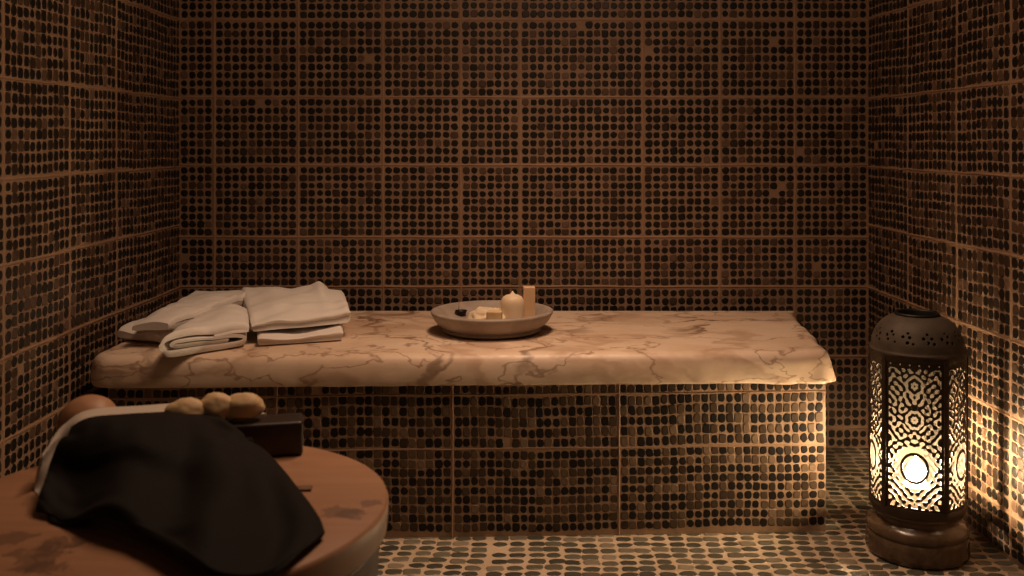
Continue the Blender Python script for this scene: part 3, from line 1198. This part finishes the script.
# white cloth over the box, hanging down at the left
cl = sheet('white_cloth', [
    [(50, 442, .058), (64, 424, .072), (82, 412, .086), (122, 406, .078), (165, 404, hb_ + .006), (200, 404.5, hb_), (238, 409, hb_), (267, 412.5, hb_)],
    [(44, 456, .048), (60, 434, .066), (84, 419, .084), (122, 412, .078), (166, 410, hb_ + .008), (200, 410, hb_ + .002), (226, 414, hb_), (240, 416, hb_)],
    [(39, 472, .026), (56, 452, .044), (90, 434, .066), (125, 424, .066), (165, 420, hb_ + .008), (196, 421, hb_ + .002), (214, 422, hb_), (226, 423, hb_)],
    [(34, 490, .0016), (60, 478, .014), (95, 470, .020), (130, 464, .022), (160, 462, .024), (186, 462, .024), (200, 462, .024), (210, 462, .024)],
    [(42, 499, .0014), (66, 496, .0014), (100, 494, .0014), (132, 490, .0014), (160, 488, .0014), (184, 486, .0014), (198, 486, .0014), (208, 486, .0014)],
], .0035, CLOTHW, fold=lambda u, v: .0012 * math.sin(u * 23 + v * 5))
tag(cl, 'white cloth spread under the black mitt and over the dark box', 'cloth')

# black mitt
rows = []
m0 = hb_ + .0058


def fold(u, v):
    a = .0115 * math.sin(u * 19 + v * 1.2 + .6 + 1.2 * noise.noise((u * 2.3, v * 1.5, 5))) * min(1, max(0, (v - .12) / .4)) * min(1, (1.02 - v) / .15)
    b = .007 * noise.noise((u * 5, v * 5, 2)) + .003 * noise.noise((u * 11, v * 9, 7))
    return a * min(1, (1 - u) / .14 + .08) + b * min(1, v / .15) * min(1, (1 - u) / .1 + .1)


mt = sheet('bath_mitt', [
    [(72, 428, .078), (90, 419, .088), (126, 415.5, .083), (165, 413, m0 + .010), (193, 409, m0 + .004), (212, 414.5, m0 + .001), (231, 425, m0 - .001)],
    [(66, 437, .072), (90, 429, .086), (128, 426, .086), (168, 424, m0 + .016), (200, 421, m0 + .008), (224, 428, m0 + .002), (246, 438, m0 - .008)],
    [(57, 454, .054), (84, 449, .066), (127, 447, .070), (170, 446, .068), (207, 443, .062), (239, 445, .054), (263, 451, .032)],
    [(50, 474, .030), (78, 472, .038), (124, 474, .042), (172, 474, .044), (216, 470, .042), (256, 471, .036), (283, 472, .018)],
    [(44, 493, .016), (74, 497, .022), (120, 502, .027), (174, 506, .030), (226, 504, .029), (270, 500, .025), (303, 498, .012)],
    [(39, 506, .008), (70, 511, .018), (118, 515, .030), (172, 522, .036), (222, 535, .030), (279, 527, .018), (319, 520, .009)],
    [(37, 513, .0035), (70, 518, .012), (118, 524, .024), (168, 538, .032), (212, 572, .026), (274, 570, .012), (325, 534, .006)],
], .009, MITT, 72, 64, fold, off=-.3)
tag(mt, 'black exfoliating mitt draped over the white cloth on the round table', 'mitt')

# pale lumps on the box
for (al, ac, sx, sy, sz, sd, lab) in (
        (.198, .031, .037, .024, .023, 1, 'leftmost of three pale soap lumps on the dark box, low and wide'),
        (.150, .036, .033, .025, .0275, 2, 'tallest pale soap lump on the dark box, in the middle of three'),
        (.102, .033, .036, .025, .0255, 5, 'rightmost of three pale soap lumps, nearest the bare end of the dark box')):
    p = pr + bax * al * K + bdp * ac * K
    b = link('soap_lump', blob('soap_lump', sx * K, sy * K, sz * K, .13, sd, 1.3), SOAP_TAN)
    b.location = (p.x, p.y, BTOP + .0066)
    tag(b, lab, 'soap', 'pale soap lumps on the dark box')

# brown ball at the back left of the table
p = tpix(89, 455)
bl = link('soap_ball', blob('soap_ball', .0545 * K, .051 * K, .0545 * K, .03, 3, 1.0, 5, .93), BALL)
bl.location = (p.x, p.y, TZ)
tag(bl, 'smooth round brown soap ball at the back of the table by the left wall', 'soap')

# a thin chip of wood beside the mitt
p = tpix(301, 490)
me = rounded_box('wood_chip', .030, .016, .003, .0008, 2)
ch = link('wood_chip', me, CHIP)
ch.location = (p.x, p.y, TZ)
ch.rotation_euler = (0, 0, math.radians(4))
tag(ch, 'thin flat chip of brown wood lying beside the black mitt', 'wood chip')

# ------------------------------------------------------------------ light
def lamp(name, kind, loc, power, color, size=.1, rot=None, **kw):
    d = bpy.data.lights.new(name, kind)
    d.energy = power
    d.color = color
    if kind == 'AREA':
        d.size = size
    else:
        d.shadow_soft_size = size
    for k, v in kw.items():
        setattr(d, k, v)
    o = bpy.data.objects.new(name, d)
    COL.objects.link(o)
    o.location = loc
    if rot:
        o.rotation_euler = rot
    return o


WARM = (1.0, .64, .41)
lamp('ceiling_spot', 'SPOT', (.05, 2.42, CEIL - .02), 100, WARM, .16, (0, 0, 0), spot_size=math.radians(100), spot_blend=1.0)
lamp('ceiling_glow', 'AREA', (.02, 1.9, CEIL - .02), 13, WARM, .6, (0, 0, 0))

wd = bpy.data.worlds.new('dim_room')
S.world = wd
wd.use_nodes = True
bg = wd.node_tree.nodes['Background']
bg.inputs[0].default_value = (1, .62, .40, 1)
bg.inputs[1].default_value = .03

# ------------------------------------------------------------------ camera
cd = bpy.data.cameras.new('camera')
cam = bpy.data.objects.new('camera', cd)
COL.objects.link(cam)
cam.location = (0, 0, CAMZ)
cam.rotation_euler = (PI / 2, 0, 0)
cd.sensor_fit = 'HORIZONTAL'
cd.sensor_width = 36
cd.lens = 36 * F / 1024
cd.shift_x = -(VX - 512) / 1024
cd.shift_y = -(288 - VY) / 1024
cd.dof.use_dof = True
cd.dof.focus_distance = 2.75
cd.dof.aperture_fstop = 5.0
cd.clip_start = .05
S.camera = cam

S.view_settings.view_transform = 'Standard'
S.view_settings.look = 'None'
S.view_settings.exposure = 0
S.view_settings.gamma = 1
S.view_settings.use_curve_mapping = False
S.cycles.max_bounces = 10
S.cycles.diffuse_bounces = 5
S.cycles.transparent_max_bounces = 12
S.cycles.sample_clamp_indirect = 4
